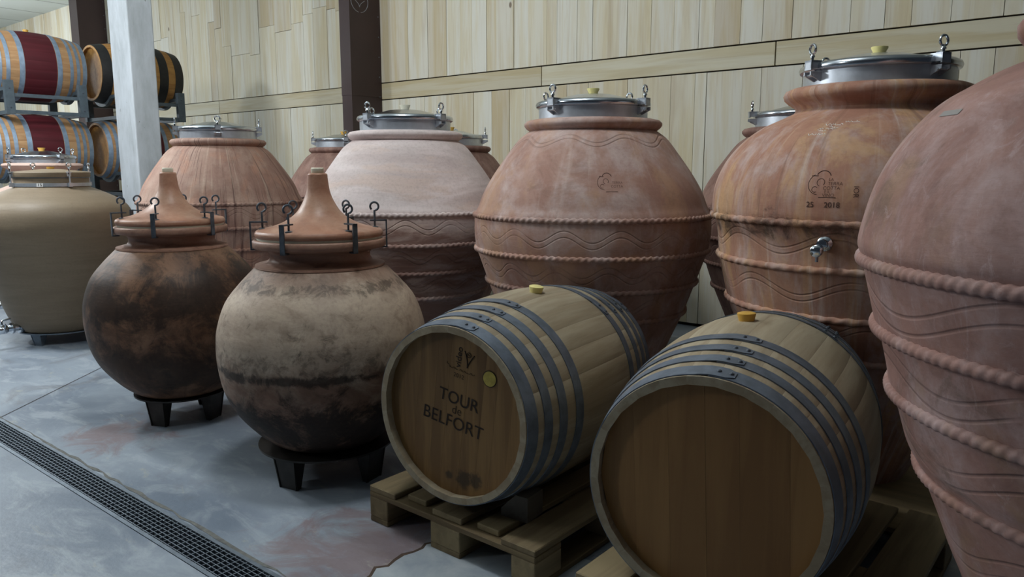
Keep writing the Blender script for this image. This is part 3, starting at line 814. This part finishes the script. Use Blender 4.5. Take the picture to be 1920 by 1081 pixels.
# ------------------------------------------------------------------ barrels
def barrel(loc, yaw, Rb, rh, L, label, roll=0.0, stave_mat=OAK, head_mat=OAKHEAD, hoop_mat=HOOP, bung=BUNG_Y, group=None, nst=26, lap=100, hoops=None, bung_phi=90.0, boards=9):
    """axis along local y, near head at -L/2; root at the lowest point of the belly"""
    root = empty('wine_barrel', loc, yaw, label, 'barrel', group)
    prof = lambda y: Rb - (Rb - rh) * (2 * y / L) ** 2
    T = Matrix.Translation((0, 0, Rb))
    S = lambda a, r, y: Vector((r * math.cos(a), y, r * math.sin(a) + 0))
    # one stave, shared by all
    ys = np.linspace(-L / 2, L / 2, 15); half = PI / nst
    V = []; Fc = []
    for y in ys:
        r = prof(y); th = .027
        if abs(abs(y) - L / 2) < 1e-6: th = .022
        for a, dr in ((-half * .998, -.0006), (-half * .95, 0), (0, 0), (half * .95, 0), (half * .998, -.0006)):
            V.append(S(a, r + dr, y))
        V.append(S(half * .998, r - th, y)); V.append(S(-half * .998, r - th, y))
    for i in range(len(ys) - 1):
        for k in range(7):
            l = (k + 1) % 7
            Fc.append((i * 7 + k, i * 7 + l, i * 7 + 7 + l, i * 7 + 7 + k))
    Fc.append(tuple(range(7))[::-1]); Fc.append(tuple((len(ys) - 1) * 7 + k for k in range(7)))
    sm = None
    for k in range(nst):
        if sm is None:
            o = mesh('stave', V, Fc, stave_mat, root, True, 35); sm = o.data
        else:
            o = link('stave', sm, root)
        o.location = (0, 0, Rb)
        o.rotation_euler = (0, 2 * PI * (k + .5) / nst + roll, 0)
    # head boards, both ends
    RM = T @ Matrix.Rotation(roll, 4, 'Y')
    hr = rh - .018
    cuts = [-hr]
    for i in range(1, boards): cuts.append(-hr + 2 * hr * (i + rnd.uniform(-.16, .16)) / boards)
    cuts.append(hr)
    for end in (-1, 1):
        for i in range(boards):
            x0, x1 = cuts[i] + .0002, cuts[i + 1] - .0002
            xs = np.linspace(x0, x1, 7)
            arc = lambda x: math.sqrt(max(0, hr * hr - x * x))
            pts = [(x, arc(x)) for x in xs] + [(x, -arc(x)) for x in xs[::-1]]
            yo = end * (L / 2 - .034 + rnd.uniform(-.0003, .0003)); yi = end * (L / 2 - .055)
            n = len(pts)
            VV = [(p[0], yo, p[1]) for p in pts] + [(p[0], yi, p[1]) for p in pts]
            FF = [tuple(range(n)), tuple(range(2 * n - 1, n - 1, -1))] + [(k, n + k, n + (k + 1) % n, (k + 1) % n) for k in range(n)]
            if end > 0: FF = [f[::-1] for f in FF]
            G().add(VV, FF, RM).obj('head_board', head_mat, root)
    # hoops
    for hi, (d0, d1) in enumerate(hoops or ((.0, .052), (.084, .122), (.16, .2), (.252, .294))):
        for end in (-1, 1):
            y0, y1 = -L / 2 + d0 + (.004 if d0 == 0 else 0), -L / 2 + d1
            V = []; Fc = []; N = 96
            la = math.radians(lap + (0 if end < 0 else 25)); ov = .20
            for i in range(N + 1):
                t = i / N; a = la + (2 * PI + ov) * t
                lift = .0032 * min(1, max(0, ((2 * PI + ov) * t - (2 * PI - .12)) / .1))
                rnd_end = min(1.0, ((1 - t) * (2 * PI + ov) / .035)) if t > .9 else 1.0
                mid = (y0 + y1) / 2; hw = (y1 - y0) / 2 * (.55 + .45 * math.sqrt(max(0, 1 - (1 - rnd_end) ** 2)))
                for y in (mid - hw, mid + hw):
                    yy = y if end < 0 else -y
                    for dr in (.0005, .0032):
                        V.append(S(-a, prof(y) + dr + lift, yy))
            for i in range(N):
                b = i * 4; c = b + 4
                q = [(b + 1, b + 3, c + 3, c + 1), (b, b + 1, c + 1, c), (b + 3, b + 2, c + 2, c + 3)]
                Fc += q
            Fc += [(0, 2, 3, 1), (N * 4, N * 4 + 1, N * 4 + 3, N * 4 + 2)]
            ho = G().add(V, Fc, T).obj('hoop', hoop_mat, root, True, 35)
            for e in (.035, .13):
                a = -(la + 2 * PI + ov - e); y = (y0 + y1) / 2
                y = y if end < 0 else -y
                n = Vector((math.cos(a), 0, math.sin(a)))
                p = T @ S(a, prof(y) + .006, y)
                X = Vector((0, 1, 0)); Mx = Matrix((X, n.cross(X), n)).transposed().to_4x4(); Mx.translation = p
                G().lathe([(.0065, 0), (.0055, .003), (.003, .0045), (0, .005)], 10, Mx).obj('rivet', IRON if hoop_mat is not HOOPBLUE else HOOPBLUE, ho, True)
    # bung
    a = math.radians(bung_phi)
    n = Vector((math.cos(a), 0, math.sin(a)))
    X = Vector((0, 1, 0)); Mx = Matrix((X, n.cross(X), n)).transposed().to_4x4(); Mx.translation = T @ (n * (Rb - .012))
    G().lathe([(.022, 0), (.024, .014), (.028, .03), (.028, .034), (.02, .037), (0, .037)], 24, Mx).obj('bung', bung, root, True)
    return root, RM, hr
R1, H1, L1b = .370, .313, .973
ROLL1 = math.radians(7)
b1, M1, hr1 = barrel((-1.809, 2.261, .1445), math.radians(6.1), R1, H1, L1b, 'oak barrel with TOUR de BELFORT lettering on its head', ROLL1, bung_phi=83.0, lap=-84)
YH = -L1b / 2 + .034 - .0016
def head_text(root, RM, items, mat):
    for txt, size, x, z, r, bold, sp in items:
        V, Fc = text_mesh(txt, size, bold, sp)
        R = Matrix.Rotation(r, 3, 'Z')
        W = []
        for p in V:
            q = R @ p
            W.append(RM @ Vector((x + q.x, YH, z + q.y)))
        G().add(W, Fc).obj('lettering', mat, root)
MT = M1 @ Matrix.Rotation(math.radians(2.5), 4, 'Y')
head_text(b1, MT, [('TOUR', .063, .008, .052, 0, .0003, 1.0), ('de', .044, .006, .012, 0, -.0004, 1.0), ('BELFORT', .066, -.006, -.036, 0, 0, 1.0),
                   ('2012', .021, -.004, .137, 0, 0, 1.1), ('video', .034, -.012, .204, PI / 2, .0004, 1.0)], INK)
g = G()
def hp(x, z): return MT @ Vector((x, YH, z))
g.tube([hp(.026 - .018 * t ** 2, .176 + .056 * t) for t in np.linspace(0, 1, 10)], .0016, 6)
g.tube([hp(.026 + .024 * t ** 1.4, .176 + .05 * t) for t in np.linspace(0, 1, 10)], .0019, 6)
g.tube([hp(.027 + .0085 * math.cos(a), .222 + .0085 * math.sin(a)) for a in np.linspace(0, 2 * PI, 16, endpoint=False)], .0011, 6, True)
g.tube([hp(.021 + .011 * t, .222 + .002 * math.sin(t * 6)) for t in np.linspace(0, 1, 6)], .001, 6)
g.tube([hp(-.06, .174), hp(-.06, .168), hp(-.05, .166)], .0008, 6)
q_ = random.Random(5)
for u0, u1 in ((-.052, -.012), (-.004, .062)):
    g.tube([hp(u, .160 + q_.choice((-.0025, .0025))) for u in np.arange(u0, u1, .0028)], .0007, 5)
g.obj('emblem', INK, b1)
def disc_on_head(x, z, r, mat, name):
    g = G(); N = 32
    V = [hp(x, z) + Vector((0, -.0012, 0))] + [hp(x + r * math.cos(2 * PI * i / N), z + r * math.sin(2 * PI * i / N)) for i in range(N)]
    return g.add(V, [(0, i + 1, (i + 1) % N + 1) for i in range(N)]).obj(name, mat, b1)
disc_on_head(.122, .168, .029, INK, 'sticker_edge')
YH -= .0008
disc_on_head(.122, .168, .026, flat('sticker_gold', RGB(176, 156, 70), .5, .1, .15, 60), 'round_sticker')
b2, M2b, hr2 = barrel((-.884, 2.216, .143), math.radians(9.6), .374, .315, .978, 'oak barrel with a plain unmarked head beside the lettered one', math.radians(-3), head_mat=OAKHEAD2, bung=BUNG_O, bung_phi=93.0, lap=-90, boards=6)

# barrels on the steel racks
XB, YA, YB_ = -9.28, 3.12, 4.2
LEV = (.71, 1.56, 2.41)
RR, RH, RL = .362, .302, .93
HB = ((.0, .05), (.08, .115), (.15, .185), (.265, .312))
names = {(0, 0): 'red-banded barrel at the bottom of the near stack', (0, 1): 'red-banded barrel in the middle of the near stack, over another', (0, 2): 'red-banded barrel with pale blue hoops on top of the near stack',
         (1, 0): 'red-banded barrel at the bottom of the stack behind the column', (1, 1): 'red-banded barrel behind the column, under the black-hooped one', (1, 2): 'black-hooped barrel on top of the stack behind the column'}
for ci, y in enumerate((YA, YB_)):
    for li, z in enumerate(LEV):
        black = (ci, li) == (1, 2)
        barrel((XB, y, z - RR), 0, RR, RH, RL, names[(ci, li)], rnd.uniform(-.2, .2), RACKOAK2 if black else RACKOAK, RACKOAK2, HOOPBLACK if black else HOOPBLUE, BUNG_O, 'barrels on the steel racks', 24, 150, ((.0, .11), (.2, .31)) if black else HB, boards=7)
def rack(y, zb, base, label):
    """rests on the barrels below (or on its own legs); rails carry one barrel"""
    root = empty('barrel_rack', (XB, y, zb if not base else 0), 0, label, 'rack', 'steel barrel racks')
    z0 = 0 if not base else zb
    for s in (-1, 1):
        yy = s * .345
        G().box((-.42, yy - .025, z0 - .031), (.42, yy + .025, z0 + .006)).obj('lower_rail', RACK, root)
        # cradle rail: dips where the barrel lies
        rr_ = RR - (RR - RH) * (2 * .325 / RL) ** 2      # widest under the rail's inner edge
        g = G(); xs = np.linspace(-.42, .42, 25); V = []
        for x in xs:
            d = z0 + .125 + RR + .001
            zt = (d - math.sqrt(max(0, rr_ ** 2 - x * x))) if abs(x) < .3 else 1e9
            zt = min(zt, z0 + .24)
            V += [(x, yy - .02, zt - .035), (x, yy + .02, zt - .035), (x, yy + .02, zt), (x, yy - .02, zt)]
        Fc = []
        for i in range(len(xs) - 1):
            for k in range(4):
                l = (k + 1) % 4
                Fc.append((4 * i + k, 4 * i + l, 4 * i + 4 + l, 4 * i + 4 + k))
        Fc += [(3, 2, 1, 0), tuple(4 * (len(xs) - 1) + k for k in range(4))]
        g.add(V, Fc).obj('cradle_rail', RACK, root)
        for sx in (-1, 1):
            p = G().box((sx * .42 - .03, yy - .04, 0 if base else -.033), (sx * .42 + .03, yy + .04, z0 + .30)).obj('post', RACK, root)
            for dz in (.03, .22):
                G().lathe([(.009, 0), (.007, .006), (0, .007)], 8, Matrix.Translation((sx * .42 + .03, yy, z0 + dz)) @ Matrix.Rotation(PI / 2, 4, 'Y'), False).obj('bolt', IRON, p)
    for sx in (-1, 1):
        for zz in (-.025, .14):
            G().box((sx * .42 - .02, -.345, z0 + zz), (sx * .42 + .02, .345, z0 + zz + .035)).obj('side_rail', RACK, root)
for ci, y in enumerate((YA, YB_)):
    st = ('near stack', 'stack behind the column')[ci]
    for li, z in enumerate(LEV):
        zb = z - RR - .125
        rack(y, zb, li == 0, 'grey steel rack holding the %s barrel of the %s' % (('bottom', 'middle', 'top')[li], st))

# ------------------------------------------------------------------ pallets
def pallet(loc, W, L, label, mat=PALLET, matx=PALLETX, wear=0):
    root = empty('pallet', loc, 0, label, 'pallet')
    def b(name, lo, hi, m):
        o = G().box(lo, hi).obj(name, m, root)
        bv = o.modifiers.new('bevel', 'BEVEL'); bv.width = .003; bv.segments = 1
        return o
    xs = [(0, .145), (.1775, .2775), (W / 2 - .0725, W / 2 + .0725), (W - .2775, W - .1775), (W - .145, W)]
    offs = (0, .035, .01, .03, 0)
    for (a, c), of in zip(xs, offs):
        b('deck_board', (a, of, .122), (c, L - rnd.uniform(0, .02), .144), mat)
    for y in (0, L / 2 - .0725, L - .145):
        b('cross_board', (0, y, .1), (W, y + .145, .122), matx)
    for xa, wd in ((0, .1), (W / 2 - .0725, .145), (W - .1, .1)):
        for y in (0, L / 2 - .0725, L - .145):
            b('block', (xa, y, .022), (xa + wd, y + .145, .1), mat)
        b('bottom_board', (xa, 0, 0), (xa + wd, L, .022), mat)
    return root
pallet((-2.193, 1.778, .001), .81, 1.0, 'worn pine pallet under the lettered barrel')
pallet((-1.215, 1.762, 0), .82, 1.12, 'weathered pallet under the plain barrel')
# chock holding the lettered barrel
g = G()
V = [(-.055, -.05, 0), (.055, -.05, 0), (.055, .05, 0), (-.055, .05, 0), (.005, -.05, .09), (.055, -.05, .09), (.055, .05, .09), (.005, .05, .09), (-.055, -.05, .03), (-.055, .05, .03)]
g.add(V, [(0, 3, 2, 1), (4, 5, 6, 7), (0, 1, 5, 4, 8), (3, 9, 7, 6, 2), (1, 2, 6, 5), (0, 8, 9, 3), (8, 4, 7, 9)])
o = g.obj('wooden_chock', GREYWOOD)
o.location = (-1.583, 1.96, .1445)
o.rotation_euler = (0, 0, math.radians(6))
tag(o, 'small wooden chock wedged beside the lettered barrel', 'chock')
# board base under the jar with the tap
root = empty('plywood_base', (-.86, 3.3, 0), 0, 'pale plywood base under the jar with a tap', 'base')
for x in (-.36, -.05, .26):
    G().box((x, -.4, 0), (x + .1, .4, .082)).obj('runner', PALLET, root)
G().box((-.4, -.4, .082), (.4, .4, .1)).obj('plywood_sheet', PALLETX, root)
